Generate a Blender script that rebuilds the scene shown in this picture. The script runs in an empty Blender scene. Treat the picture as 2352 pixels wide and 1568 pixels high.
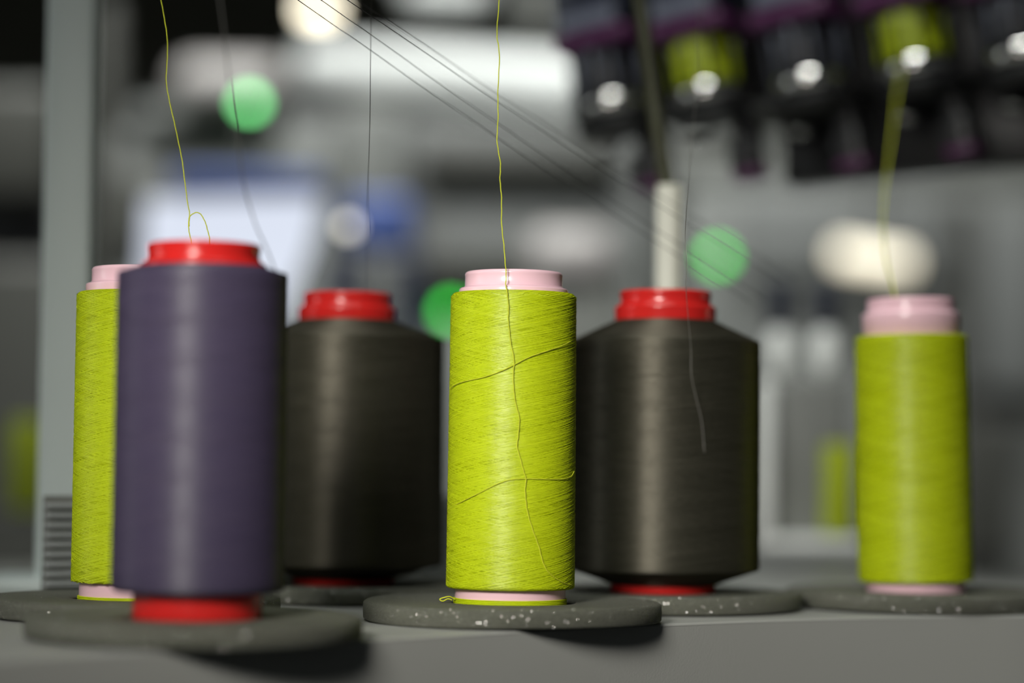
import bpy, bmesh, math, random
import numpy as np
from mathutils import Vector, Matrix

random.seed(7); rng = np.random.default_rng(7)
scene = bpy.context.scene
COL = scene.collection
PI = math.pi

# ------------------------------------------------------------------ camera
W, H = 2352.0, 1568.0
LENS = 85.0
FPX = W / 36.0 * LENS
CAM_Z = 0.080
PITCH = math.atan((1060 - 784) / FPX)
ROLL = 0.012
_F = Vector((0, math.cos(PITCH), math.sin(PITCH)))
_U0 = Vector((0, -math.sin(PITCH), math.cos(PITCH)))
_R0 = Vector((1, 0, 0))
_R = math.cos(ROLL) * _R0 + math.sin(ROLL) * _U0
_U = -math.sin(ROLL) * _R0 + math.cos(ROLL) * _U0
CAM = Vector((0, 0, CAM_Z))
cd = bpy.data.cameras.new('camera')
cd.lens = LENS; cd.sensor_width = 36.0; cd.clip_start = 0.01; cd.clip_end = 60
cd.dof.use_dof = True
cd.dof.focus_distance = 1.205
cd.dof.aperture_fstop = 2.15
cam = bpy.data.objects.new('camera', cd); COL.objects.link(cam)
m3 = Matrix((_R, _U, -_F)).transposed()
cam.matrix_world = Matrix.Translation(CAM) @ m3.to_4x4()
scene.camera = cam

# ------------------------------------------------------------------ world, view, large lights
scene.view_settings.view_transform = 'Standard'
scene.view_settings.look = 'None'
scene.view_settings.gamma = 1.0
scene.view_settings.use_curve_mapping = False
scene.view_settings.exposure = 0.0
world = bpy.data.worlds.new('world'); scene.world = world; world.use_nodes = True
bg = world.node_tree.nodes['Background']
bg.inputs[0].default_value = (0.86, 0.95, 1.0, 1); bg.inputs[1].default_value = 0.06

def area(name, loc, target, sx, sy, power, color, spread=PI):
    l = bpy.data.lights.new(name, 'AREA'); l.shape = 'RECTANGLE'; l.size = sx; l.size_y = sy
    l.energy = power; l.color = color; l.spread = spread
    o = bpy.data.objects.new(name, l); COL.objects.link(o)
    o.location = loc
    d = Vector(target) - Vector(loc)
    o.rotation_euler = d.to_track_quat('-Z', 'Y').to_euler()
    return o
area('front_tube_lamp', (-0.36, 0.12, 0.50), (0.0, 1.25, 0.09), 0.30, 0.30, 0.86, (1.0, 0.97, 0.90), 0.62)
area('side_tube_lamp', (-1.5, 1.25, 0.55), (0, 1.25, 0.10), 0.3, 0.9, 2.2, (0.95, 1.0, 0.98))
area('ceiling_tube_lamp', (-0.2, 1.6, 2.4), (-0.2, 1.6, 0), 1.4, 0.3, 13, (0.97, 1.0, 0.95))
area('midground_fill', (-0.2, 0.9, 2.3), (0.4, 2.3, 0.15), 1.0, 0.2, 5, (0.97, 1.0, 0.95), 1.0)  # unseen fill light added to brighten the storage box and spools
area('background_fill', (-0.4, 2.6, 2.4), (-0.4, 4.0, 0.3), 2.2, 0.3, 33, (0.97, 1.0, 0.97), 1.6)  # unseen fill light added to bring up the background machines
area('background_fill_far', (0.3, 4.4, 2.45), (0.3, 5.6, 0.3), 2.4, 0.3, 20, (0.97, 1.0, 0.97), 1.6)  # second unseen fill, added to light the farthest machines and wall

# ------------------------------------------------------------------ pixel to place
def ray(px, py):
    return (_F + _R * ((px - W / 2) / FPX) + _U * (-(py - H / 2) / FPX))
def P(px, py, Y):
    r = ray(px, py); return CAM + r * (Y / r.y)
def T(px, py, z=0.0):
    r = ray(px, py); return CAM + r * ((z - CAM_Z) / r.z)
def PX(n, Y):            # length of n pixels at depth Y
    return n * Y / FPX

# ------------------------------------------------------------------ materials
def new_mat(name):
    m = bpy.data.materials.new(name); m.use_nodes = True
    return m, m.node_tree.nodes, m.node_tree.links, m.node_tree.nodes['Principled BSDF']

def plain(name, col, rough=0.5, metal=0.0, var=0.12, scale=30.0, bump=0.0, bscale=400.0, spec=0.5, emit=None, estr=0.0, coat=0.0):
    m, N, L, b = new_mat(name)
    tc = N.new('ShaderNodeTexCoord')
    nz = N.new('ShaderNodeTexNoise'); nz.inputs['Scale'].default_value = scale; nz.inputs['Detail'].default_value = 4
    L.new(tc.outputs['Object'], nz.inputs['Vector'])
    mx = N.new('ShaderNodeMix'); mx.data_type = 'RGBA'
    c = Vector(col)
    mx.inputs[6].default_value = (*[max(0, v * (1 - var)) for v in c], 1)
    mx.inputs[7].default_value = (*[min(1, v * (1 + var)) for v in c], 1)
    L.new(nz.outputs[0], mx.inputs[0]); L.new(mx.outputs[2], b.inputs['Base Color'])
    b.inputs['Roughness'].default_value = rough; b.inputs['Metallic'].default_value = metal
    b.inputs['Specular IOR Level'].default_value = spec
    b.inputs['Coat Weight'].default_value = coat
    if emit:
        b.inputs['Emission Color'].default_value = (*emit, 1); b.inputs['Emission Strength'].default_value = estr
    if bump:
        n2 = N.new('ShaderNodeTexNoise'); n2.inputs['Scale'].default_value = bscale; n2.inputs['Detail'].default_value = 3
        L.new(tc.outputs['Object'], n2.inputs['Vector'])
        bp = N.new('ShaderNodeBump'); bp.inputs['Strength'].default_value = bump; bp.inputs['Distance'].default_value = 0.001
        L.new(n2.outputs[0], bp.inputs['Height']); L.new(bp.outputs[0], b.inputs['Normal'])
    return m

def yarn(name, dark, light, rough=0.5, spec=0.5, aniso=0.0, bump=0.5, slope=0.21, tint=(1, 1, 1)):
    """cross-wound yarn: two families of fine helical streaks in cylinder coordinates"""
    m, N, L, b = new_mat(name)
    tc = N.new('ShaderNodeTexCoord'); sp = N.new('ShaderNodeSeparateXYZ'); L.new(tc.outputs['Object'], sp.inputs[0])
    def math_(op, a, c=None):
        n = N.new('ShaderNodeMath'); n.operation = op
        for i, v in enumerate((a, c)):
            if v is None: continue
            if isinstance(v, (int, float)): n.inputs[i].default_value = v
            else: L.new(v, n.inputs[i])
        return n.outputs[0]
    th = math_('ARCTAN2', sp.outputs[0], math_('MULTIPLY', sp.outputs[1], -1.0))
    arc = math_('MULTIPLY', th, 0.034)
    hs = []
    for k, (sg, sc) in enumerate(((1, 1700.0), (-1, 1700.0))):
        across = math_('ADD', sp.outputs[2], math_('MULTIPLY', arc, sg * slope))
        cb = N.new('ShaderNodeCombineXYZ')
        L.new(math_('MULTIPLY', across, sc), cb.inputs[0]); L.new(math_('MULTIPLY', arc, 7.0), cb.inputs[1])
        cb.inputs[2].default_value = 7.3 * k
        nz = N.new('ShaderNodeTexNoise'); nz.inputs['Scale'].default_value = 1.0; nz.inputs['Detail'].default_value = 2
        L.new(cb.outputs[0], nz.inputs['Vector']); hs.append(nz.outputs[0])
    hmax = math_('MAXIMUM', hs[0], hs[1])
    mr = N.new('ShaderNodeMapRange'); mr.inputs[1].default_value = 0.40; mr.inputs[2].default_value = 0.72
    L.new(hmax, mr.inputs[0])
    mx = N.new('ShaderNodeMix'); mx.data_type = 'RGBA'
    mx.inputs[6].default_value = (*dark, 1); mx.inputs[7].default_value = (*light, 1)
    L.new(mr.outputs[0], mx.inputs[0]); L.new(mx.outputs[2], b.inputs['Base Color'])
    bp = N.new('ShaderNodeBump'); bp.inputs['Strength'].default_value = bump; bp.inputs['Distance'].default_value = 0.0006
    L.new(mr.outputs[0], bp.inputs['Height']); L.new(bp.outputs[0], b.inputs['Normal'])
    satin(m, N, L, mx.outputs[2], bp.outputs[0], rough, spec, aniso, tint)
    return m

def satin(m, N, L, colour, normal, rough, weight, aniso, tint):
    """fibre surface: diffuse colour and a satin lobe of fixed weight (loose fibres have no mirror edge)"""
    df = N.new('ShaderNodeBsdfDiffuse'); gl = N.new('ShaderNodeBsdfAnisotropic')
    L.new(colour, df.inputs['Color']); gl.inputs['Color'].default_value = (*tint, 1)
    gl.inputs['Roughness'].default_value = rough; gl.inputs['Anisotropy'].default_value = aniso; gl.inputs['Rotation'].default_value = 0.0
    if aniso:
        tg = N.new('ShaderNodeTangent'); tg.direction_type = 'RADIAL'; tg.axis = 'Z'; L.new(tg.outputs[0], gl.inputs['Tangent'])
    if normal is not None:
        L.new(normal, df.inputs['Normal']); L.new(normal, gl.inputs['Normal'])
    ms = N.new('ShaderNodeMixShader'); ms.inputs[0].default_value = weight
    L.new(df.outputs[0], ms.inputs[1]); L.new(gl.outputs[0], ms.inputs[2])
    out = [n for n in N if n.type == 'OUTPUT_MATERIAL'][0]; L.new(ms.outputs[0], out.inputs['Surface'])

def strand(name, col, rough, weight, tint):
    m, N, L, b = new_mat(name)
    tc = N.new('ShaderNodeTexCoord'); nz = N.new('ShaderNodeTexNoise'); nz.inputs['Scale'].default_value = 200
    L.new(tc.outputs['Object'], nz.inputs['Vector'])
    mx = N.new('ShaderNodeMix'); mx.data_type = 'RGBA'
    mx.inputs[6].default_value = (*[v * 0.9 for v in col], 1); mx.inputs[7].default_value = (*[v * 1.1 for v in col], 1)
    L.new(nz.outputs[0], mx.inputs[0])
    satin(m, N, L, mx.outputs[2], None, rough, weight, 0.0, tint)
    return m

def foam_mat():
    """open-cell foam: fine grain, and a few cell membranes that face their own way and glint"""
    m, N, L, b = new_mat('foam')
    tc = N.new('ShaderNodeTexCoord')
    nz = N.new('ShaderNodeTexNoise'); nz.inputs['Scale'].default_value = 2600; nz.inputs['Detail'].default_value = 3
    L.new(tc.outputs['Object'], nz.inputs['Vector'])
    rp = N.new('ShaderNodeMapRange'); rp.inputs[1].default_value = 0.3; rp.inputs[2].default_value = 0.7
    L.new(nz.outputs[0], rp.inputs[0])
    mx = N.new('ShaderNodeMix'); mx.data_type = 'RGBA'
    mx.inputs[6].default_value = (0.060, 0.062, 0.046, 1); mx.inputs[7].default_value = (0.20, 0.205, 0.160, 1)
    L.new(rp.outputs[0], mx.inputs[0]); L.new(mx.outputs[2], b.inputs['Base Color'])
    v = N.new('ShaderNodeTexVoronoi'); v.inputs['Scale'].default_value = 3600; L.new(tc.outputs['Object'], v.inputs['Vector'])
    bp = N.new('ShaderNodeBump'); bp.inputs['Strength'].default_value = 0.8; bp.inputs['Distance'].default_value = 0.0006
    L.new(v.outputs['Distance'], bp.inputs['Height']); L.new(bp.outputs[0], b.inputs['Normal'])
    b.inputs['Roughness'].default_value = 0.8
    ge = N.new('ShaderNodeNewGeometry')
    sub = N.new('ShaderNodeVectorMath'); sub.operation = 'SUBTRACT'; L.new(v.outputs['Color'], sub.inputs[0]); sub.inputs[1].default_value = (0.5, 0.5, 0.5)
    sc = N.new('ShaderNodeVectorMath'); sc.operation = 'SCALE'; L.new(sub.outputs[0], sc.inputs[0]); sc.inputs['Scale'].default_value = 1.6
    ad = N.new('ShaderNodeVectorMath'); ad.operation = 'ADD'; L.new(ge.outputs['Normal'], ad.inputs[0]); L.new(sc.outputs[0], ad.inputs[1])
    nm = N.new('ShaderNodeVectorMath'); nm.operation = 'NORMALIZE'; L.new(ad.outputs[0], nm.inputs[0])
    gl = N.new('ShaderNodeBsdfGlossy'); gl.inputs['Roughness'].default_value = 0.16; gl.inputs['Color'].default_value = (0.5, 0.5, 0.475, 1)
    L.new(nm.outputs[0], gl.inputs['Normal'])
    wn = N.new('ShaderNodeTexWhiteNoise'); L.new(v.outputs['Position'], wn.inputs['Vector'])
    gt = N.new('ShaderNodeMath'); gt.operation = 'GREATER_THAN'; L.new(wn.outputs['Value'], gt.inputs[0]); gt.inputs[1].default_value = 0.76
    ins = N.new('ShaderNodeMath'); ins.operation = 'LESS_THAN'; L.new(v.outputs['Distance'], ins.inputs[0]); ins.inputs[1].default_value = 0.42
    fa = N.new('ShaderNodeMath'); fa.operation = 'MULTIPLY'; L.new(gt.outputs[0], fa.inputs[0]); L.new(ins.outputs[0], fa.inputs[1])
    ms = N.new('ShaderNodeMixShader'); L.new(fa.outputs[0], ms.inputs[0]); L.new(b.outputs[0], ms.inputs[1]); L.new(gl.outputs[0], ms.inputs[2])
    out = [n for n in N if n.type == 'OUTPUT_MATERIAL'][0]; L.new(ms.outputs[0], out.inputs['Surface'])
    return m

M = {}
M['lime'] = yarn('lime_yarn', (0.26, 0.33, 0.003), (0.50, 0.60, 0.007), 0.45, 0.03, 0.5, 0.5)
M['lime_strand'] = strand('lime_strand', (0.49, 0.59, 0.007), 0.36, 0.07, (1, 1, 1))
M['lime_thread'] = plain('lime_thread', (0.56, 0.60, 0.03), 0.5, var=0.15, scale=900, bump=0.4, bscale=2500, spec=0.3)
M['purple'] = yarn('purple_yarn', (0.040, 0.032, 0.062), (0.064, 0.051, 0.092), 0.58, 0.042, 0.50, 0.10)
M['purple_strand'] = strand('purple_strand', (0.062, 0.049, 0.088), 0.45, 0.045, (1, 1, 1))
M['charcoal'] = yarn('charcoal_yarn', (0.012, 0.0118, 0.008), (0.032, 0.031, 0.023), 0.55, 0.058, 0.52, 0.10, tint=(1.0, 0.93, 0.76))
M['charcoal_strand'] = strand('charcoal_strand', (0.030, 0.029, 0.021), 0.42, 0.07, (1.0, 0.93, 0.76))
M['pink'] = plain('pink_plastic', (0.86, 0.56, 0.63), 0.22, var=0.03, scale=60, spec=0.5)
M['red'] = plain('red_plastic', (0.55, 0.018, 0.016), 0.2, var=0.05, scale=60, spec=0.5)
M['foam'] = foam_mat()
M['table'] = plain('powder_coat_grey', (0.34, 0.345, 0.325), 0.42, var=0.03, scale=15, bump=0.10, bscale=900)
M['ribbed'] = plain('ribbed_grey', (0.34, 0.36, 0.36), 0.5, var=0.05)
M['alu'] = plain('painted_post', (0.55, 0.62, 0.605), 0.45, var=0.04, scale=12)
M['grey_thread'] = plain('grey_thread', (0.07, 0.07, 0.065), 0.6, var=0.15, scale=800)
M['pale_thread'] = plain('pale_grey_thread', (0.30, 0.29, 0.27), 0.6, var=0.15, scale=800)
M['black_thread'] = plain('black_thread', (0.012, 0.012, 0.012), 0.6, var=0.15, scale=800)
M['wall'] = plain('dark_wall', (0.13, 0.13, 0.105), 0.8, var=0.25, scale=1.2)
M['floor'] = plain('concrete_floor', (0.16, 0.16, 0.15), 0.6, var=0.15, scale=3)
M['ceil'] = plain('dark_ceiling', (0.045, 0.045, 0.038), 0.8, var=0.2, scale=2)
M['white'] = plain('white_enamel', (0.82, 0.84, 0.82), 0.4, var=0.03, scale=6)
M['offwhite'] = plain('ivory_plastic', (0.60, 0.60, 0.52), 0.4, var=0.04, scale=20)
M['lightgrey'] = plain('machine_light_grey', (0.18, 0.185, 0.18), 0.5, var=0.05, scale=5)
M['grey'] = plain('machine_grey', (0.18, 0.185, 0.175), 0.5, var=0.06, scale=5)
M['midgrey'] = plain('machine_mid_grey', (0.14, 0.143, 0.13), 0.5, var=0.08, scale=5)
M['darkgrey'] = plain('machine_dark_grey', (0.05, 0.05, 0.043), 0.5, var=0.12, scale=5)
M['black'] = plain('black_plastic', (0.010, 0.010, 0.011), 0.35, var=0.1, scale=40)
M['navy'] = plain('navy_plastic', (0.022, 0.026, 0.045), 0.35, var=0.1, scale=40)
M['slate'] = plain('slate_label', (0.13, 0.14, 0.19), 0.4, var=0.1, scale=40)
M['plum'] = plain('plum_trim', (0.075, 0.012, 0.065), 0.4, var=0.1, scale=40)
M['blue'] = plain('blue_plastic', (0.06, 0.10, 0.30), 0.45, var=0.08, scale=10)
M['chrome'] = plain('chrome', (0.75, 0.74, 0.72), 0.16, metal=1.0, var=0.02)
M['rosegrey'] = plain('rose_grey_cover', (0.42, 0.39, 0.38), 0.45, var=0.04, scale=6)
M['olive'] = plain('olive_hose', (0.026, 0.027, 0.008), 0.5, var=0.1)
M['screen'] = plain('lit_screen', (0.1, 0.1, 0.1), 0.3, emit=(0.80, 0.86, 1.0), estr=0.88)
M['green_lamp'] = plain('green_signal_glass', (0.05, 0.2, 0.05), 0.2, emit=(0.03, 1.0, 0.06), estr=4.2)
M['bright_green_lamp'] = plain('bright_green_signal_glass', (0.05, 0.2, 0.05), 0.2, emit=(0.22, 1.0, 0.30), estr=6.5)
M['cream_lamp'] = plain('warm_diffuser', (0.8, 0.78, 0.7), 0.4, emit=(1.0, 0.90, 0.68), estr=1.65)
M['round_lamp'] = plain('warm_globe', (0.8, 0.78, 0.7), 0.4, emit=(1.0, 0.90, 0.68), estr=5.5)
M['pale_glow'] = plain('pale_highlight_glow', (0.5, 0.5, 0.45), 0.3, emit=(1.0, 0.95, 0.84), estr=2.2)  # glow standing in for a bright blurred highlight

# ------------------------------------------------------------------ object helpers
def link(name, mesh, mat=None, parent=None, smooth=True):
    o = bpy.data.objects.new(name, mesh); COL.objects.link(o)
    if mat is not None and not mesh.materials: mesh.materials.append(M[mat])
    if smooth and len(mesh.polygons):
        mesh.polygons.foreach_set('use_smooth', [True] * len(mesh.polygons))
    if parent is not None: o.parent = parent
    return o
def tag(o, label, cat, group=None, kind=None):
    if label: o['label'] = label
    if cat: o['category'] = cat
    if group: o['group'] = group
    if kind: o['kind'] = kind
    return o
def empty(name, loc, label=None, cat=None, group=None):
    o = bpy.data.objects.new(name, None); COL.objects.link(o); o.location = loc; o.empty_display_size = 0.02
    if label: tag(o, label, cat, group)
    return o
def bm_mesh(bm, name):
    me = bpy.data.meshes.new(name); bm.normal_update(); bm.to_mesh(me); bm.free(); return me
def sharp(me, ang=35):
    try: me.set_sharp_from_angle(angle=math.radians(ang))
    except Exception: pass

def lathe(name, prof, seg=96, closed=False):
    """revolve (r,z) pairs about Z"""
    vs, fs = [], []
    n = len(prof)
    for r, z in prof:
        for k in range(seg):
            a = 2 * PI * k / seg
            vs.append((r * math.sin(a), -r * math.cos(a), z))
    rng_ = n if closed else n - 1
    for i in range(rng_):
        j = (i + 1) % n
        for k in range(seg):
            k2 = (k + 1) % seg
            fs.append((i * seg + k, i * seg + k2, j * seg + k2, j * seg + k))
    if not closed:
        if prof[0][0] > 1e-6: fs.append(tuple(reversed(range(seg))))
        if prof[-1][0] > 1e-6: fs.append(tuple((n - 1) * seg + k for k in range(seg)))
    me = bpy.data.meshes.new(name); me.from_pydata(vs, [], fs); me.update()
    bm = bmesh.new(); bm.from_mesh(me); bmesh.ops.remove_doubles(bm, verts=bm.verts, dist=1e-7)
    bmesh.ops.recalc_face_normals(bm, faces=bm.faces); bm.to_mesh(me); bm.free()
    me.polygons.foreach_set('use_smooth', [True] * len(me.polygons)); sharp(me, 50)
    return me

def arc(cx, cz, r, a0, a1, n=5):
    return [(cx + r * math.cos(math.radians(a0 + (a1 - a0) * i / n)), cz + r * math.sin(math.radians(a0 + (a1 - a0) * i / n))) for i in range(n + 1)]

def box_mesh(name, sx, sy, sz, bev=0.0, seg=2, off=(0, 0, 0)):
    bm = bmesh.new(); bmesh.ops.create_cube(bm, size=1.0)
    bmesh.ops.scale(bm, vec=(sx, sy, sz), verts=bm.verts)
    if bev > 0: bmesh.ops.bevel(bm, geom=list(bm.edges), offset=bev, segments=seg, affect='EDGES', profile=0.5)
    bmesh.ops.translate(bm, vec=off, verts=bm.verts)
    me = bm_mesh(bm, name); sharp(me, 40)
    return me

def smooth_path(pts, sub=8):
    pts = [Vector(p) for p in pts]; out = []
    for i in range(len(pts) - 1):
        p0 = pts[max(i - 1, 0)]; p1 = pts[i]; p2 = pts[i + 1]; p3 = pts[min(i + 2, len(pts) - 1)]
        for k in range(sub):
            t = k / sub
            out.append(0.5 * ((2 * p1) + (-p0 + p2) * t + (2 * p0 - 5 * p1 + 4 * p2 - p3) * t * t + (-p0 + 3 * p1 - 3 * p2 + p3) * t ** 3))
    out.append(pts[-1]); return out

def tube_mesh(name, paths, rad, sides=6):
    vs, fs = [], []
    for path in paths:
        base = len(vs); n = len(path)
        prev = None
        for i, p in enumerate(path):
            d = (path[min(i + 1, n - 1)] - path[max(i - 1, 0)])
            if d.length < 1e-12: d = Vector((0, 0, 1))
            d.normalize()
            if prev is None:
                ref = Vector((0, 0, 1)) if abs(d.z) < 0.8 else Vector((1, 0, 0))
                a = d.cross(ref).normalized()
            else:
                a = (prev - d * prev.dot(d)).normalized()
            prev = a; b = d.cross(a)
            r = rad(i / (n - 1)) if callable(rad) else rad
            for k in range(sides):
                t = 2 * PI * k / sides
                vs.append(p + (a * math.cos(t) + b * math.sin(t)) * r)
        for i in range(n - 1):
            for k in range(sides):
                k2 = (k + 1) % sides
                fs.append((base + i * sides + k, base + i * sides + k2, base + (i + 1) * sides + k2, base + (i + 1) * sides + k))
        fs.append(tuple(base + k for k in reversed(range(sides)))); fs.append(tuple(base + (n - 1) * sides + k for k in range(sides)))
    me = bpy.data.meshes.new(name); me.from_pydata([tuple(v) for v in vs], [], fs); me.update()
    me.polygons.foreach_set('use_smooth', [True] * len(me.polygons))
    return me

def wire(name, pts, rad, mat, label, cat, group=None, sub=8, jitter=0.0, sides=6, parent=None):
    path = smooth_path(pts, sub)
    if jitter:
        for i, p in enumerate(path):
            p.x += jitter * (math.sin(i * 1.7) + math.sin(i * 0.61 + 1)) * 0.5
    o = link(name, tube_mesh(name, [path], rad, sides), mat, parent)
    if label: tag(o, label, cat, group)
    return o

def px_box(name, x0, y0, x1, y1, Y, depth, mat, bev=0.004, parent=None, to_floor=False, rz=0.0, seg=3):
    """a box with its front face at depth Y; placed at its own centre"""
    cx, cy = (x0 + x1) / 2, (y0 + y1) / 2
    c = P(cx, cy, Y)
    sx = PX(x1 - x0, Y); top = P(cx, y0, Y).z; bot = FLOOR if to_floor else P(cx, y1, Y).z
    me = box_mesh(name, sx, depth, top - bot, min(bev, sx * 0.45, depth * 0.45, (top - bot) * 0.45), seg)
    o = link(name, me, mat, None)
    o.location = (c.x, Y + depth / 2, (top + bot) / 2); o.rotation_euler = (0, 0, rz)
    if parent is not None:
        o.parent = parent; o.matrix_parent_inverse = Matrix.Translation(parent.location).inverted()
    return o
FLOOR = -0.95

# ------------------------------------------------------------------ the hall
def slab(name, x0, x1, y0, y1, z0, z1, mat):
    me = box_mesh(name, x1 - x0, y1 - y0, z1 - z0, 0)
    o = link(name, me, mat, smooth=False); o.location = ((x0 + x1) / 2, (y0 + y1) / 2, (z0 + z1) / 2)
    o['kind'] = 'structure'; return o
slab('floor', -4, 4, -2.5, 8.2, FLOOR - 0.1, FLOOR, 'floor')
slab('ceiling', -4, 4, -2.5, 8.2, 2.6, 2.7, 'ceil')
slab('wall_back', -4, 4, 8.0, 8.2, FLOOR, 2.6, 'wall')
slab('wall_left', -4.1, -4, -2.5, 8.2, FLOOR, 2.6, 'wall')
slab('wall_right', 4, 4.1, -2.5, 8.2, FLOOR, 2.6, 'wall')

# ------------------------------------------------------------------ machine table with its curved front edge
edge_px = [(23, 1513), (300, 1507), (536, 1495), (832, 1470), (1080, 1456), (1317, 1444), (1495, 1438), (1747, 1429), (1971, 1423.5), (2352, 1417)]
FR = 0.0016
ep = np.array([[T(q[0], q[1] - 2, -FR * 0.4).x, T(q[0], q[1] - 2, -FR * 0.4).y] for q in edge_px])
cf = np.polyfit(ep[:, 0], ep[:, 1], 3)
def edge_y(x):
    return float(np.polyval(cf, x)) - 0.002
xs = np.linspace(ep[0, 0], ep[-1, 0], 40)
front = [(x, edge_y(x)) for x in xs]
# straight run-out beyond the frame on either side
s0 = (front[1][1] - front[0][1]) / (front[1][0] - front[0][0]); s1 = (front[-1][1] - front[-2][1]) / (front[-1][0] - front[-2][0])
front = [(front[0][0] - d, front[0][1] - d * s0) for d in (0.30, 0.15)] + front + [(front[-1][0] + d, front[-1][1] + d * s1) for d in (0.2, 0.5)]
table = empty('machine_table', (0.05, 1.3, FLOOR), 'light grey metal machine table holding the yarn cones on foam discs', 'table')
def inv(o, par=None):
    o.parent = par or table; o.matrix_parent_inverse = Matrix.Translation((par or table).location).inverted(); return o
vs, fs = [], []
prof = [(-0.75, 0.0), (-0.3, 0.0), (-0.1, 0.0), (-0.04, 0.0)] + [(-FR + FR * math.sin(math.radians(a)), -FR + FR * math.cos(math.radians(a))) for a in range(0, 91, 15)]
nrm = []
for i in range(len(front)):
    a = Vector((*front[max(i - 1, 0)], 0)); b = Vector((*front[min(i + 1, len(front) - 1)], 0))
    d = (b - a).normalized(); nrm.append(Vector((d.y, -d.x, 0)))
bdir = Vector((nrm[20].x, nrm[20].y, 0))
for i, (x, y) in enumerate(front):
    for (o_, z) in prof:
        n = nrm[i] if o_ > -0.05 else bdir
        vs.append((x + n.x * o_, y + n.y * o_, z))
np_ = len(prof)
for i in range(len(front) - 1):
    for k in range(np_ - 1):
        fs.append((i * np_ + k, (i + 1) * np_ + k, (i + 1) * np_ + k + 1, i * np_ + k + 1))
me = bpy.data.meshes.new('worktop'); me.from_pydata(vs, [], fs); me.update()
top = inv(link('worktop', me, 'table'))
md = top.modifiers.new('thick', 'SOLIDIFY'); md.thickness = 0.003; md.offset = -1
bm = bmesh.new(); bm.from_mesh(me); bmesh.ops.recalc_face_normals(bm, faces=bm.faces)
if sum(f.normal.z for f in bm.faces) < 0: bmesh.ops.reverse_faces(bm, faces=bm.faces)
bm.to_mesh(me); bm.free()
vs, fs = [], []
for i, (x, y) in enumerate(front):
    for z in (-FR, -0.06, -0.14):
        vs.append((x, y, z))
    for z in (-0.14, -FR - 0.004):
        vs.append((x - nrm[i].x * 0.02, y - nrm[i].y * 0.02, z))
for i in range(len(front) - 1):
    for k in range(4):
        fs.append((i * 5 + k, (i + 1) * 5 + k, (i + 1) * 5 + k + 1, i * 5 + k + 1))
me = bpy.data.meshes.new('front_panel'); me.from_pydata(vs, [], fs); me.update()
bm = bmesh.new(); bm.from_mesh(me); bmesh.ops.recalc_face_normals(bm, faces=bm.faces); bm.to_mesh(me); bm.free()
me.polygons.foreach_set('use_smooth', [True] * len(me.polygons)); sharp(me, 40)
inv(link('front_panel', me, 'table'))
for (lx, ly) in ((-0.27, 1.05), (0.5, 1.62), (-0.45, 1.35), (0.1, 1.85)):
    o = link('leg', box_mesh('leg', 0.05, 0.05, -0.004 - FLOOR, 0.004), 'table'); o.location = (lx, ly, (FLOOR - 0.004) / 2); inv(o)

# low ribbed panel along the back of the table
pa, pb = Vector((-0.256, 1.345, 0)), Vector((0.02, 1.60, 0))
pd = (pb - pa); plen = pd.length; pang = math.atan2(pd.y, pd.x)
vp = empty('ribbed_panel', pa, 'low grey ribbed panel standing behind the back row of cones', 'panel'); vp.rotation_euler = (0, 0, pang)
o = link('backing', box_mesh('backing', plen, 0.002, 0.058, 0.0005, off=(plen / 2, 0.0055, 0.029)), 'midgrey', vp)
slm = box_mesh('slat', plen, 0.005, 0.0029, 0.0008, 2, off=(plen / 2, 0.002, 0)); slm.materials.append(M['ribbed'])
slm.polygons.foreach_set('use_smooth', [True] * len(slm.polygons))
for k in range(10):
    o = link('slat', slm, None, vp); o.location = (0, 0, 0.0040 + 0.0054 * k)

# ------------------------------------------------------------------ yarn cones
def tube_profile(r_base=0.0280, z_col=0.1674, lip=0.0):
    """plastic tube: wider foot, straight wall under the yarn, collar and rounded rim on top, open inside"""
    p = [(r_base - 0.004, 0.0), (r_base - 0.0006, 0.0), (r_base, 0.0008), (r_base - 0.0002, 0.030), (0.0268, 0.150)]
    p += [(0.0271, 0.1580), (0.0274, 0.1585)] + arc(0.0264, z_col - 0.0012, 0.0012, 0, 90, 4)
    p += [(0.0252, z_col + 0.0004), (0.0247, z_col + 0.0012), (0.0246, 0.1735)]
    p += arc(0.0228, 0.1738, 0.0020, 10, 90, 5) + [(0.0214, 0.1758), (0.0206, 0.1750), (0.0206, 0.168), (0.0228, 0.150), (r_base - 0.004, 0.02)]
    return p
tube_me = {}
tube_me['pink'] = lathe('tube', tube_profile(), 128, True); tube_me['pink'].materials.append(M['pink'])
def red_profile():
    p = [(0.0246, 0.0), (0.0286, 0.0), (0.0290, 0.0008), (0.0286, 0.030), (0.0270, 0.150)]
    p += [(0.0280, 0.1600)] + arc(0.0266, 0.1655, 0.0017, -20, 80, 5)
    p += [(0.0254, 0.1682), (0.0250, 0.1695), (0.0251, 0.1720)] + arc(0.0237, 0.1738, 0.0018, -20, 90, 6)
    p += [(0.0218, 0.1756), (0.0212, 0.1748), (0.0212, 0.168), (0.0232, 0.150), (0.0246, 0.02)]
    return p
tube_me['red'] = lathe('tube', red_profile(), 128, True); tube_me['red'].materials.append(M['red'])

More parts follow.
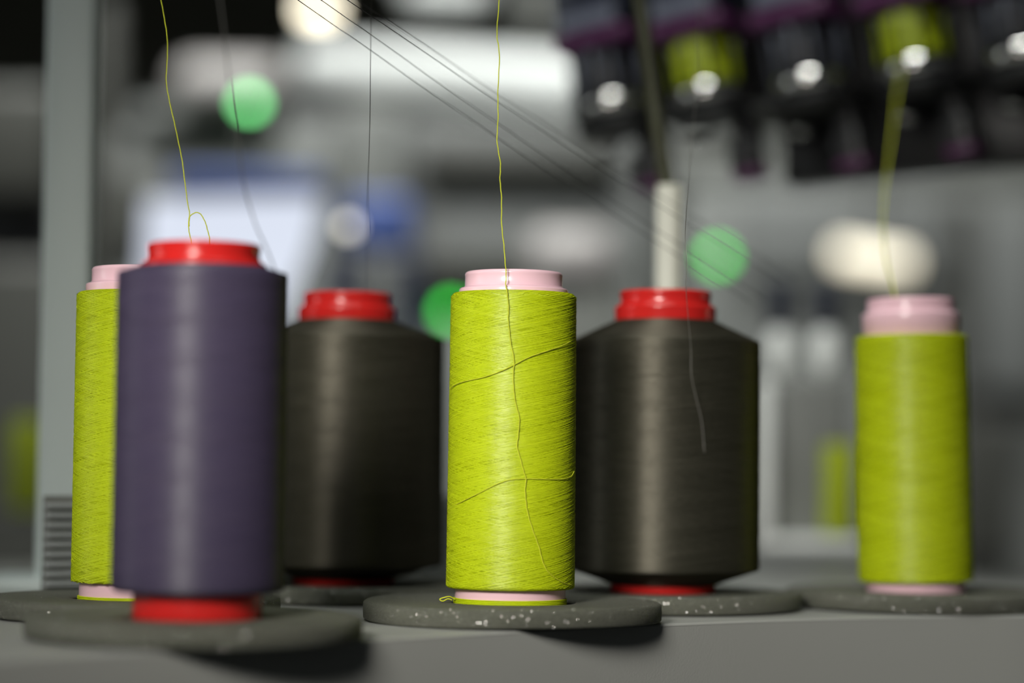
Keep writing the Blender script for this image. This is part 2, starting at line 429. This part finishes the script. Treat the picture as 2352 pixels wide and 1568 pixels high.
def package_profile(r0, r1, z0, z1, rc_b, rc_t, zin0, zin1, rin=0.0262):
    """outside of the wound yarn, bottom to top: inner edge, corner, side, corner, inner edge"""
    p = [(rin, zin0)]
    p += [(r0 - rc_b, z0)] + [(r0 - rc_b + rc_b * math.sin(math.radians(a)), z0 + rc_b - rc_b * math.cos(math.radians(a))) for a in (22, 45, 67, 90)]
    n = 24
    for k in range(1, n):
        t = k / n; p.append((r0 + (r1 - r0) * t + 0.0001 * math.sin(k * 2.1), z0 + rc_b + (z1 - rc_t - z0 - rc_b) * t))
    p += [(r1 - rc_t + rc_t * math.cos(math.radians(a)), z1 - rc_t + rc_t * math.sin(math.radians(a))) for a in (0, 22, 45, 67, 90)]
    p += [(rin, zin1)]
    return p

def winding_mesh(name, r0, r1, z0, z1, count, rs, slope=0.21, seg=40):
    """helical strands lying on the package, each a thin ridge of two faces"""
    V, Fc = [], []
    base = 0
    h = z1 - z0
    for k in range(count):
        sg = 1 if k % 5 < 3 else -1
        sl = slope * (rng.uniform(0.92, 1.08) if rng.random() < 0.8 else rng.uniform(0.7, 1.3))
        rm = (r0 + r1) / 2
        turns = h / (2 * PI * rm * sl)
        if rng.random() < 0.5:   # part of a traverse
            f = rng.uniform(0.25, 0.9); t0 = rng.uniform(0, 1 - f)
        else: f, t0 = 1.0, 0.0
        n = max(6, int(seg * turns * f))
        t = np.linspace(t0, t0 + f, n)
        a = rng.uniform(0, 2 * PI) + sg * 2 * PI * turns * t
        z = z0 + h * t + 0.0006 * np.sin(t * 23 + k) 
        r = r0 + (r1 - r0) * t + rs * (rng.uniform(-0.6, 0.6) + 0.15 * sg)
        w = rs * rng.uniform(0.8, 1.15)
        ca, sa = np.sin(a), -np.cos(a)
        rows = []
        for dr, dz in ((-0.5 * w, -w), (0.55 * w, -0.6 * w), (w, 0.0), (0.55 * w, 0.6 * w), (-0.5 * w, w)):
            rows.append(np.stack([(r + dr) * ca, (r + dr) * sa, z + dz], 1))
        V.append(np.stack(rows, 1).reshape(-1, 3))
        i = np.arange(n - 1)[:, None] * 5 + np.arange(4)[None, :] + base
        Fc.append(np.stack([i, i + 1, i + 6, i + 5], -1).reshape(-1, 4))
        base += n * 5
    V = np.concatenate(V); Fc = np.concatenate(Fc)
    me = bpy.data.meshes.new(name)
    me.vertices.add(len(V)); me.vertices.foreach_set('co', V.ravel().astype(np.float32))
    me.loops.add(Fc.size); me.loops.foreach_set('vertex_index', Fc.ravel().astype(np.int32))
    me.polygons.add(len(Fc)); me.polygons.foreach_set('loop_start', np.arange(0, Fc.size, 4, dtype=np.int32))
    me.polygons.foreach_set('use_smooth', np.ones(len(Fc), dtype=bool))
    me.update(); me.validate()
    bm = bmesh.new(); bm.from_mesh(me)
    # face outwards
    bm.normal_update()
    if sum(f.normal.x * f.calc_center_median().x + f.normal.y * f.calc_center_median().y for f in bm.faces) < 0:
        bmesh.ops.reverse_faces(bm, faces=bm.faces)
    bm.to_mesh(me); bm.free()
    return me

def cone(px, Y, label, tube, yarn_mat, prof, wind, tilt=0.0, rot=0.0, group=None, tail=None, base_z=0.0):
    x = (px - W / 2) * Y / FPX
    # roll of the picture: solve x so that the base centre lands on px
    for _ in range(6):
        d = Vector((x, Y, base_z)) - CAM
        x += ((px - (W / 2 + FPX * d.dot(_R) / d.dot(_F))) * Y / FPX)
    e = empty('yarn_cone', (x, Y, base_z), label, 'yarn cone', group)
    e.rotation_euler = (0, tilt, 0)
    t = link('tube', tube_me[tube], None, e)
    pk = link('yarn_package', lathe('yarn_package', prof, 160), yarn_mat, e)
    w = link('windings', winding_mesh('windings', *wind), yarn_mat + '_strand', pk); w['kind'] = 'stuff'
    w.rotation_euler = (0, 0, rot)
    if tail:
        tl = lathe('tail_winding', [(0.0270, tail[0]), (0.0284, tail[0] + 0.0002)] + [(0.0284 + 0.00035 * abs(math.sin(k * PI / 2)), tail[0] + 0.0002 + (tail[1] - tail[0] - 0.0004) * k / 8) for k in range(9)] + [(0.0270, tail[1])], 96)
        link('tail_winding', tl, yarn_mat + '_strand', e)
    return e

YC = 1.2217
lime_prof = package_profile(0.0322, 0.0316, 0.0165, 0.1650, 0.0015, 0.0026, 0.0165, 0.1652)
lime_w = (0.0322, 0.0316, 0.0180, 0.1628, 400, 0.00021)
c_center = cone(1171, YC, 'sharp lime green yarn cone on pink tube in the middle', 'pink', 'lime', lime_prof, lime_w, tail=(0.0084, 0.0118))
c_left = cone(309, 1.222, 'lime green yarn cone on pink tube half hidden behind the purple cone', 'pink', 'lime',
              package_profile(0.0318, 0.0318, 0.0175, 0.1630, 0.0015, 0.0022, 0.0175, 0.1634), (0.0318, 0.0318, 0.0180, 0.1612, 340, 0.00022), tail=(0.0074, 0.0108))
c_right = cone(2104, 1.381, 'blurred lime green yarn cone on pink tube at the right end', 'pink', 'lime',
               package_profile(0.0322, 0.0318, 0.0150, 0.1545, 0.0015, 0.0015, 0.0150, 0.1548), (0.0322, 0.0318, 0.0156, 0.1530, 200, 0.00022), tilt=-0.022)
c_purple = cone(452, 1.081, 'dark purple yarn cone on red tube standing nearest the camera', 'red', 'purple',
                package_profile(0.0384, 0.0380, 0.0205, 0.1628, 0.0035, 0.0010, 0.0205, 0.1660), (0.0383, 0.0380, 0.0245, 0.1615, 200, 0.00013))
c_dl = cone(787, 1.388, 'wide charcoal yarn cone on red tube between the purple and middle lime cones', 'red', 'charcoal',
            package_profile(0.0568, 0.0560, 0.0200, 0.1500, 0.0020, 0.0015, 0.0120, 0.1605), (0.0567, 0.0560, 0.0225, 0.1485, 160, 0.00015, 0.12))
c_dr = cone(1522, 1.3426, 'wide charcoal yarn cone on red tube right of the middle lime cone', 'red', 'charcoal',
            package_profile(0.0532, 0.0530, 0.0210, 0.1480, 0.0020, 0.0015, 0.0125, 0.1600), (0.0531, 0.0530, 0.0235, 0.1465, 160, 0.00015, 0.12))

# ------------------------------------------------------------------ foam discs under the cones
def disc_mesh(seed, r=0.0748, rh=0.0312, th=0.0092, warp=0.0006):
    prof = [(rh, 0.0006), (rh + 0.0006, 0.0)] + [(rh + (r - rh) * t, 0.0) for t in (0.25, 0.5, 0.75)] + [(r - 0.0008, 0.0), (r, 0.0008), (r + 0.0002, th * 0.5), (r, th - 0.0010), (r - 0.0012, th)]
    prof += [(rh + (r - rh) * t, th) for t in (0.75, 0.5, 0.25)] + [(rh + 0.0010, th), (rh, th - 0.0008)]
    me = lathe('foam_disc', prof, 144, True)
    r_ = np.random.default_rng(seed); ph = r_.uniform(0, 6.28, 3)
    for v in me.vertices:
        a = math.atan2(v.co.y, v.co.x); q = math.hypot(v.co.x, v.co.y) / r
        v.co.z += warp * q ** 3 * (1.0 + math.sin(2 * a + ph[0]) * 0.7 + 0.3 * math.sin(3 * a + ph[1]))
        k = 1 + 0.003 * math.sin(2 * a + ph[2]); v.co.x *= k; v.co.y *= k
    return me
def disc(cone_e, dx, dy, label, seed, **kw):
    o = link('foam_disc', disc_mesh(seed, **kw), 'foam')
    o.location = (cone_e.location.x + dx, cone_e.location.y + dy, 0.0002)
    tag(o, label, 'foam disc', 'round grey foam discs under the cones'); return o
disc(c_center, 0.0012, 0.001, 'round grey foam disc under the middle lime green cone', 1)
disc(c_left, -0.0005, 0.001, 'round grey foam disc under the half hidden lime green cone', 2, r=0.0735)
disc(c_right, 0.001, 0.001, 'round grey foam disc under the lime green cone at the right end', 3)
disc(c_purple, -0.001, -0.001, 'round grey foam disc under the purple cone in front', 4, r=0.0745)
disc(c_dl, 0.001, 0.001, 'round grey foam disc under the charcoal cone behind the purple one', 5)
disc(c_dr, 0.0014, 0.001, 'round grey foam disc under the charcoal cone right of the middle cone', 6)

# ------------------------------------------------------------------ threads
def on_cone(e, px, py, r, lift=0.0):
    """first hit of the pixel ray with the upright cylinder of radius r about the cone's axis"""
    d = ray(px, py); c = e.location
    ox, oy = CAM.x - c.x, CAM.y - c.y
    A = d.x ** 2 + d.y ** 2; B = 2 * (ox * d.x + oy * d.y); R_ = r + lift; C = ox * ox + oy * oy - R_ * R_
    q = B * B - 4 * A * C
    t = (-B - math.sqrt(max(q, 0))) / (2 * A)
    return CAM + d * t
zf = c_center.location.y
pts = [P(1147, -60, zf - 0.030), P(1147, 0, zf - 0.030), P(1141, 75, zf - 0.030), P(1147, 120, zf - 0.030), P(1144, 200, zf - 0.029), P(1144, 262, zf - 0.029), P(1142, 322, zf - 0.029), P(1149, 375, zf - 0.029), P(1149, 415, zf - 0.028), P(1152, 462, zf - 0.028),
       P(1153, 525, zf - 0.028), P(1159, 580, zf - 0.028), P(1162, 625, zf - 0.028), P(1162, 655, zf - 0.029)]
for q in [(1164, 668), (1167, 690), (1168, 715), (1168, 745), (1173, 785), (1180, 825), (1179, 868), (1181, 905), (1188, 940), (1193, 965), (1190, 1000), (1188, 1025), (1196, 1058), (1205, 1088), (1208, 1105), (1206, 1130), (1210, 1165), (1221, 1210), (1237, 1252), (1246, 1288), (1262, 1316), (1290, 1336), (1312, 1343)]:
    pts.append(on_cone(c_center, q[0], q[1], 0.0324, 0.0003))
wire('yarn_thread', pts, 0.00031, 'lime_thread', 'lime thread running straight up from the middle lime cone', 'thread', sub=6, jitter=0.00018)
for k, line in enumerate(([(1034, 893), (1042, 885), (1065, 876), (1110, 866), (1150, 852), (1180, 838), (1215, 820), (1255, 806), (1290, 794), (1312, 783)],
             [(1027, 1170), (1060, 1152), (1100, 1132), (1140, 1112), (1170, 1102), (1205, 1099), (1250, 1100), (1290, 1100), (1311, 1094), (1319, 1082)])):
    pts = [on_cone(c_center, a, b, 0.0325, 0.00022) - c_center.location for a, b in line]
    o = wire('loose_strand', pts, 0.00025, 'lime_thread', None, None, sub=6, parent=c_center)
# small snarl of thread tail beside the foot of the middle cone
pts = [c_center.location + Vector(v) for v in ((-0.0275, -0.010, 0.0110), (-0.0300, -0.012, 0.0125), (-0.0325, -0.013, 0.0122), (-0.0350, -0.012, 0.0112), (-0.0335, -0.013, 0.0103), (-0.0310, -0.0125, 0.0114), (-0.0290, -0.012, 0.0108))]
wire('thread_tail', [p - c_center.location for p in pts], 0.00035, 'lime_thread', None, None, parent=c_center)

yl = 1.212
pts = [P(q[0], q[1], yl) for q in [(358, -60), (370, 0), (377, 40), (384, 85), (384, 140), (382, 190), (390, 235), (400, 280), (412, 335), (420, 380), (425, 420), (430, 460), (435, 488)]]
pts2 = [P(q[0], q[1], yl - 0.001) for q in [(435, 488), (434, 505), (433, 520), (436, 540), (440, 560), (442, 600), (436, 640)]]
pts3 = [P(q[0], q[1], yl - 0.002) for q in [(434, 520), (436, 498), (445, 490), (453, 488), (462, 493), (470, 507), (476, 525), (481, 548), (480, 575), (470, 620)]]
yt = empty('yarn_thread', P(442, 620, yl), 'lime thread with a small loop above the purple cone', 'thread')
for nm, pp in (('strand', pts + pts2[1:]), ('loop', pts3)):
    wire(nm, [p - yt.location for p in pp], 0.00029, 'lime_thread', None, None, sub=6, jitter=0.00010, parent=yt)

# thread of the purple cone, nearer than the focus
pts = [P(490, -60, 1.04), P(505, 0, 1.045), P(520, 120, 1.055), P(532, 240, 1.06), P(548, 330, 1.065), P(560, 420, 1.07), P(585, 510, 1.075), P(612, 570, 1.08), P(634, 625, 1.082)]
wire('yarn_thread', pts, 0.00035, 'grey_thread', 'faint grey thread slanting up from the purple cone', 'thread', sub=6)
pts = [P(856, -60, 1.13), P(853, 0, 1.14), P(851, 140, 1.18), P(850, 250, 1.20), P(848, 340, 1.215), P(845, 430, 1.24), P(845, 560, 1.32), P(846, 668, 1.375)]
wire('yarn_thread', pts, 0.00019, 'black_thread', 'thin dark thread rising from the charcoal cone behind the purple one', 'thread', sub=6)
pts = [P(1614, -60, 1.0), P(1610, 0, 1.02), P(1602, 170, 1.07), P(1590, 320, 1.12), P(1580, 430, 1.16), P(1574, 540, 1.215), P(1578, 600, 1.22), P(1576, 660, 1.23), P(1580, 720, 1.25), P(1587, 800, 1.27), P(1588, 860, 1.277), P(1598, 910, 1.284), P(1612, 970, 1.290), P(1618, 1040, 1.2915)]
wire('yarn_thread', pts, 0.00014, 'pale_thread', 'grey thread hanging down the front of the right charcoal cone', 'thread', sub=6)
dl = [((640, -31), (1720, 692), 1.20, 1.36, 'lowest'), ((693, -31), (1760, 690), 1.20, 1.37, 'second'), ((752, -31), (1800, 650), 1.19, 1.37, 'third'), ((772, -31), (1830, 640), 1.22, 1.42, 'topmost')]
for (a, b, y0, y1, wd) in dl:
    pts = [P(a[0] + (b[0] - a[0]) * t, a[1] + (b[1] - a[1]) * t + 10 * math.sin(t * PI), y0 + (y1 - y0) * t) for t in (0, 0.1, 0.2, 0.35, 0.5, 0.65, 0.8, 1.0)]
    wire('yarn_thread', pts, 0.00020, 'black_thread', wd + ' of four dark threads slanting past the round cream lamp', 'thread', 'dark slanting threads', sub=4)
pts = [P(2072, 150, 1.66), P(2060, 220, 1.62), P(2046, 330, 1.55), P(2034, 420, 1.5), P(2028, 500, 1.46), P(2032, 580, 1.43), P(2046, 640, 1.41), P(2062, 712, 1.378), P(2068, 760, 1.356)]
wire('yarn_thread', pts, 0.0006, 'lime_thread', 'blurred lime thread rising to the feeders above the right end cone', 'thread', sub=6)
# olive hose and white post behind the right charcoal cone
po = P(1536, 670, 1.46)
post = empty('thread_post', (po.x, 1.46, 0), 'white upright post behind the right charcoal cone', 'post')
zt = P(1536, 425, 1.46).z
link('rod', lathe('rod', [(0.0, 0.012), (0.0085, 0.012), (0.0085, zt - 0.004), (0.0075, zt), (0.0, zt)], 32), 'offwhite', post)
link('foot', lathe('foot', [(0.0, 0), (0.018, 0), (0.018, 0.008), (0.016, 0.012), (0.0, 0.012)], 32), 'offwhite', post)
pts = [P(1455, -60, 1.5), P(1468, 0, 1.5), P(1485, 110, 1.49), P(1500, 220, 1.48), P(1512, 310, 1.47), P(1525, 390, 1.465), P(1531, 430, 1.46)]
wire('thread_hose', pts, 0.0048, 'olive', 'dark olive hose leading up from the white post', 'hose', sub=6, sides=12)

# ------------------------------------------------------------------ rack post and things at the left
lp = P(157, 784, 1.46)
rp = empty('rack_post', (lp.x, 1.46, 0.0), 'tall pale grey metal post at the left edge', 'post')
pw = PX(112, 1.46)
link('upright', box_mesh('upright', pw, pw, 1.2, 0.003, 3, off=(0, 0, 0.6)), 'alu', rp)
link('foot_plate', box_mesh('foot_plate', 0.09, 0.09, 0.008, 0.002, 2, off=(0, 0, 0.004)), 'alu', rp)

# ------------------------------------------------------------------ yarn feeders hanging from a black rail, top right
RY = 1.74
ra = P(1370, 120, 1.80); rb = P(2290, 0, 1.66)
rail_ang = math.atan2((rb - ra).z, (rb - ra).x); rail_yaw = math.atan2((rb - ra).y, (rb - ra).x)
def feeder(px, py, Y, label, drum_mat, seed):
    e = empty('yarn_feeder', P(px, py, Y), label, 'yarn feeder', 'yarn feeders on the black rail')
    e.rotation_euler = (0, -0.17, rail_yaw)
    # origin: bottom of the plum trim; x across, z up
    link('housing', box_mesh('housing', 0.056, 0.075, 0.085, 0.006, 3, off=(0, 0.01, 0.060)), 'navy', e)
    link('label_strip', box_mesh('label_strip', 0.046, 0.002, 0.012, 0.0008, 2, off=(0.0, -0.0284, 0.024)), 'slate', e)
    link('trim', box_mesh('trim', 0.060, 0.078, 0.013, 0.003, 3, off=(0, 0.01, 0.010)), 'plum', e)
    d = lathe('drum', [(0.0, 0.002), (0.020, 0.002), (0.025, 0.000), (0.0262, -0.004), (0.0255, -0.018), (0.0262, -0.030), (0.022, -0.033), (0.0, -0.033)], 48)
    dr = link('drum', d, 'black' if drum_mat == 'black' else drum_mat, e)
    rods = []
    for k in range(12):
        a = 2 * PI * k / 12
        rods.append([Vector((0.0275 * math.cos(a), 0.0275 * math.sin(a), z)) for z in (0.002, -0.018, -0.034)])
    rd = link('drum_rods', tube_mesh('drum_rods', rods, 0.0011 if drum_mat == 'black' else 0.0019, 6), 'slate' if drum_mat == 'black' else 'black', dr)  # on lime drums the rods are black and thicker, to darken the drum
    link('chrome_ring', lathe('chrome_ring', [(0.019, -0.034), (0.0265, -0.034), (0.0285, -0.038), (0.0275, -0.043), (0.022, -0.047), (0.012, -0.049), (0.0, -0.049)], 48), 'chrome', e)
    link('brush_ring', lathe('brush_ring', [(0.0, -0.050), (0.030, -0.049), (0.031, -0.054), (0.026, -0.060), (0.0, -0.060)], 48), 'black', e)
    link('arm', box_mesh('arm', 0.016, 0.030, 0.048, 0.004, 3, off=(0.020, 0.016, -0.080)), 'black', e)
    g = link('guide', box_mesh('guide', 0.022, 0.026, 0.024, 0.004, 3, off=(0.022, 0.004, -0.090)), 'black', e)
    link('guide_tip', box_mesh('guide_tip', 0.022, 0.026, 0.008, 0.003, 3, off=(0.023, 0.004, -0.103)), 'plum', g)
    link('eyelet', lathe('eyelet', arc(0.006, 0, 0.0016, 0, 360, 12)[:-1], 24, True), 'chrome', e).location = (-0.012, -0.006, -0.072)
    link('eyelet_arm', tube_mesh('eyelet_arm', [[Vector((-0.012, 0.001, -0.072)), Vector((-0.010, 0.014, -0.068)), Vector((-0.006, 0.022, -0.058))]], 0.0022, 8), 'black', e)
    return e
feeder(1392, 132, 1.80, 'dark yarn feeder at the left end of the rail', 'black', 1)
feeder(1608, 104, 1.77, 'yarn feeder with lime wound drum above the right charcoal cone', 'lime', 2)
feeder(1842, 76, 1.74, 'dark yarn feeder between the two lime wound feeders', 'black', 3)
feeder(2085, 40, 1.71, 'yarn feeder with lime wound drum above the right end cone', 'lime', 4)
feeder(2330, 8, 1.68, 'dark yarn feeder at the right end of the rail', 'black', 5)
rail = empty('feeder_rail', (ra + rb) / 2 + Vector((0, 0.080, 0)), 'black sloping rail carrying the row of yarn feeders', 'rail')
rail.rotation_euler = (0, -rail_ang, rail_yaw)
rl = (rb - ra).length
link('beam', box_mesh('beam', rl + 0.16, 0.05, 0.075, 0.004, 2, off=(0.07, 0, -0.008)), 'black', rail)
link('lower_beam', box_mesh('lower_beam', rl * 0.80, 0.03, 0.060, 0.004, 2, off=(0.12, 0.02, -0.076)), 'black', rail)
for sx in (-0.05, 0.40):
    link('hanger', box_mesh('hanger', 0.03, 0.03, 2.3, 0.003, 2, off=(sx * 0.5, 0.03, 1.15)), 'black', rail)

# ------------------------------------------------------------------ background machines
def machine(name, label, cat='machine', loc=None, group=None):
    return empty(name, loc, label, cat, group)
# far knitting machine with the long white hood
mA = machine('knitting_machine', 'far grey knitting machine under a long white hood', loc=P(1030, 600, 4.6) * 1.0)
mA.location.z = FLOOR
px_box('body', 620, 262, 1500, 1300, 4.6, 0.5, 'lightgrey', 0.02, mA, True)
px_box('gap_shade', 960, 318, 1440, 410, 4.53, 0.08, 'darkgrey', 0.015, mA)  # solid dark box; the gap's shade is put into its colour
px_box('column', 775, 230, 925, 520, 4.45, 0.16, 'grey', 0.02, mA)
px_box('lower_dark_band', 930, 560, 1430, 660, 4.53, 0.08, 'darkgrey', 0.01, mA)  # solid dark grey box on the body face, no opening modelled
hp = [P(690, 155, 4.66), P(900, 165, 4.65), P(1150, 190, 4.64), P(1340, 212, 4.63)]
link('hood', tube_mesh('hood', [[p - mA.location for p in smooth_path(hp, 6)]], lambda t: 0.042 + 0.026 * t, 24), 'white', mA)
# neighbouring machine at the left
mB = machine('knitting_machine', 'grey knitting machine behind the post at the left', loc=P(380, 600, 3.9)); mB.location.z = FLOOR
px_box('body', 215, 300, 760, 1300, 4.1, 0.28, 'grey', 0.03, mB, True)
px_box('upper_cover', 390, 128, 650, 235, 4.0, 0.2, 'rosegrey', 0.04, mB)
px_box('cover_arm', 300, 235, 640, 305, 4.05, 0.15, 'grey', 0.02, mB)
px_box('access_door', 225, 400, 345, 570, 4.06, 0.03, 'darkgrey', 0.008, mB)
# operator terminal
tm = machine('operator_terminal', 'operator terminal with bright white screen and blue top', 'terminal', P(520, 620, 3.0)); tm.location.z = FLOOR
px_box('housing', 330, 445, 640, 735, 3.02, 0.06, 'darkgrey', 0.01, tm, rz=0.0)
def px_prism(name, poly, Y, depth, mat, parent):
    """outline given in picture points at depth Y, with thickness"""
    q = [P(a, b, Y) - parent.location for a, b in poly]; n = len(q)
    vs = [tuple(v) for v in q] + [(v.x, v.y + depth, v.z) for v in q]
    fs = [tuple(range(n)), tuple(reversed(range(n, 2 * n)))] + [((i + 1) % n, i, n + i, n + (i + 1) % n) for i in range(n)]
    me = bpy.data.meshes.new(name); me.from_pydata(vs, [], fs); me.update()
    bm = bmesh.new(); bm.from_mesh(me); bmesh.ops.recalc_face_normals(bm, faces=bm.faces); bm.to_mesh(me); bm.free()
    return link(name, me, mat, parent, smooth=False)
px_prism('screen', [(335, 458), (735, 448), (712, 560), (640, 735), (318, 735)], 3.0, 0.015, 'screen', tm)
px_box('blue_cap', 385, 385, 742, 440, 2.98, 0.08, 'blue', 0.012, tm)
px_box('stand', 480, 740, 580, 1400, 3.05, 0.06, 'darkgrey', 0.005, tm, True)
# blue crate on a dark trolley
tr = machine('trolley', 'dark trolley below the blue crate', 'trolley', P(860, 700, 3.4)); tr.location.z = FLOOR
px_box('cabinet', 735, 575, 965, 1300, 3.4, 0.3, 'navy', 0.01, tr, True)
px_box('side_panel', 838, 590, 900, 1300, 3.39, 0.02, 'midgrey', 0.004, tr, True)
ct = px_box('crate', 790, 445, 945, 574, 3.42, 0.2, 'blue', 0.015)
tag(ct, 'blue plastic crate on the dark trolley', 'crate')
# pale box behind the middle cone
pb_ = machine('pale_bin', 'pale rounded bin standing behind the middle lime cone', 'bin', P(1300, 640, 3.6)); pb_.location.z = FLOOR
px_box('bin_body', 1210, 520, 1410, 650, 3.6, 0.2, 'rosegrey', 0.03, pb_)
px_box('bin_stand', 1190, 655, 1430, 1300, 3.62, 0.2, 'midgrey', 0.01, pb_, True)
# right machine panels
mC = machine('knitting_machine', 'light grey panelled machine behind the right end cone', loc=P(2000, 700, 5.2)); mC.location.z = FLOOR
px_box('body', 1560, 425, 2420, 1300, 5.2, 0.4, 'grey', 0.01, mC, True)
px_box('upper_panel', 1700, 440, 2180, 640, 5.14, 0.06, 'lightgrey', 0.01, mC)
px_box('side_door', 2255, 480, 2420, 900, 5.13, 0.07, 'lightgrey', 0.01, mC)
px_box('door_dark_strip', 2190, 460, 2245, 1300, 5.15, 0.05, 'darkgrey', 0.005, mC)  # solid dark strip beside the door, no opening modelled
px_box('lower_door', 2215, 960, 2330, 1290, 5.14, 0.06, 'darkgrey', 0.01, mC)
px_box('top_beam', 1480, 330, 2420, 424, 5.25, 0.3, 'midgrey', 0.02, mC)
# left background cabinets
mD = machine('cabinet', 'dim grey cabinet beyond the left post', 'cabinet', P(30, 600, 3.4)); mD.location.z = FLOOR
px_box('body', -120, 190, 130, 460, 3.5, 0.3, 'darkgrey', 0.02, mD)
px_box('lower_body', -120, 590, 150, 1300, 3.5, 0.3, 'darkgrey', 0.02, mD, True)
px_box('shelf', -120, 1183, 150, 1198, 2.55, 0.95, 'darkgrey', 0.003, mD)
px_box('dark_infill', -120, 455, 130, 595, 3.55, 0.2, 'black', 0.005, mD)  # solid black block filling the space between the two bodies
px_box('strip', 215, 0, 262, 420, 3.6, 0.05, 'darkgrey', 0.005, mD, True)

# spools and box on the table behind, right
def small_spool(px, Y, label):
    c = P(px, 860, Y); e = empty('thread_spool', (c.x, Y, P(px, 862, Y).z), label, 'spool', 'white footed spools')
    s = Y / FPX
    link('foot', lathe('foot', [(0, 0), (24 * s, 2 * s), (32 * s, 20 * s), (34 * s, 60 * s), (28 * s, 95 * s), (20 * s, 108 * s), (0, 108 * s)], 40), 'white', e)
    link('dark_yarn', lathe('dark_yarn', [(0, 108 * s), (24 * s, 108 * s), (30 * s, 118 * s), (26 * s, 200 * s), (20 * s, 215 * s), (0, 215 * s)], 40), 'navy', e)
    return e
bx = machine('storage_box', 'grey storage box with white frame behind the right charcoal cone', 'box', P(1830, 1240, 2.1)); bx.location.z = 0.0
px_box('box_body', 1765, 868, 1955, 1250, 2.12, 0.12, 'grey', 0.006, bx)
px_box('frame_upright', 1738, 872, 1776, 1250, 2.08, 0.03, 'white', 0.004, bx)
px_box('frame_sill', 1738, 1236, 1985, 1262, 2.08, 0.05, 'white', 0.004, bx)
small_spool(1792, 2.16, 'left of two white footed spools on the storage box')
small_spool(1896, 2.16, 'right of two white footed spools on the storage box')
def far_cone(px, ybot, ytop, wpx, Y, label):
    c = P(px, ybot, Y); s = Y / FPX; h = (ybot - ytop) * s; r = wpx / 2 * s
    e = empty('yarn_cone', c, label, 'yarn cone')
    link('yarn_package', lathe('yarn_package', [(0, 0.004), (r * 0.9, 0.004), (r, 0.008), (r * 0.97, h - 0.004), (r * 0.9, h), (0, h)], 48), 'lime', e)
    link('tube', lathe('tube', [(r * 0.5, 0), (r * 0.78, 0), (r * 0.78, h + 0.006), (r * 0.72, h + 0.010), (r * 0.5, h + 0.010)], 48, True), 'midgrey', e)
    return e
far_cone(1926, 1237, 1020, 74, 2.098, 'far blurred lime cone just left of the right end cone')
far_cone(62, 1180, 965, 80, 2.6, 'far dim lime cone at the left edge')

# ------------------------------------------------------------------ lamps
def signal(px, py, Y, rpx, label, mat='green_lamp'):
    s = Y / FPX; e = empty('signal_lamp', P(px, py, Y), label, 'signal lamp', 'green signal lamps')
    r = rpx * s
    link('lens', lathe('lens', [(0, r)] + [(r * math.sin(math.radians(a)), r * math.cos(math.radians(a))) for a in range(15, 180, 15)] + [(0, -r)], 32), mat, e)
    link('socket', lathe('socket', [(0, -r * 1.6), (r * 0.7, -r * 1.6), (r * 0.75, -r * 0.8), (0, -r * 0.8)], 24), 'black', e)
    link('pole', lathe('pole', [(0, FLOOR - e.location.z), (0.012, FLOOR - e.location.z), (0.012, FLOOR - e.location.z + 0.01), (0.003, FLOOR - e.location.z + 0.015), (0.003, -r * 1.6), (0, -r * 1.6)], 16), 'midgrey', e)
    return e
signal(573, 237, 3.85, 17, 'green signal lamp high above the purple cone', 'bright_green_lamp')
signal(1648, 590, 4.6, 17, 'green signal lamp right of the white post')
signal(1036, 715, 4.2, 17, 'green signal lamp half hidden by the middle lime cone')
def hall_lamp(px, py, Y, wpx, hpx, rot, label, mat='cream_lamp'):
    s = Y / FPX; e = empty('hall_lamp', P(px, py, Y), label, 'lamp')
    e.rotation_euler = (0, rot, 0)
    link('diffuser', box_mesh('diffuser', wpx * s, 0.03, hpx * s, min(hpx, wpx) * s * 0.35, 4), mat, e)
    link('housing', box_mesh('housing', wpx * s * 1.08, 0.04, hpx * s * 1.15, 0.004, 2, off=(0, 0.036, 0)), 'darkgrey', e)
    link('hanger', box_mesh('hanger', 0.01, 0.01, 2.55 - e.location.z, 0.001, 1, off=(0, 0.062, (2.55 - e.location.z) / 2)), 'darkgrey', e)
    return e
hall_lamp(731, 22, 4.3, 72, 40, 0.0, 'round cream lamp glowing at the top of the picture', 'round_lamp')
hall_lamp(2006, 593, 4.95, 180, 50, 0.13, 'wide cream lamp glowing above the right end cone')
e = empty('highlight_globe', P(800, 520, 2.6), 'small glowing globe for a pale highlight in front of the blue crate', 'lamp')  # pale blurred highlight built as a glowing globe on an added stalk
s = 2.6 / FPX
link('globe', lathe('globe', [(0, 16 * s)] + [(16 * s * math.sin(math.radians(a)), 16 * s * math.cos(math.radians(a))) for a in range(15, 180, 15)] + [(0, -16 * s)], 32), 'pale_glow', e)
link('stalk', tube_mesh('stalk', [[Vector((0, 0, -15 * s)), Vector((0, 0, -0.2)), Vector((0, 0, FLOOR - e.location.z))]], 0.003, 8), 'darkgrey', e)

# white duct and grey fitting under the far ceiling
tag(px_box('ceiling_duct', 925, -60, 1120, 6, 5.4, 0.3, 'white', 0.02), 'white duct end at the very top, left of the lime thread', 'duct')
tag(px_box('ceiling_fitting', 1195, -60, 1265, 90, 5.4, 0.2, 'midgrey', 0.015), 'small grey fitting at the top, left of the feeders', 'fitting')
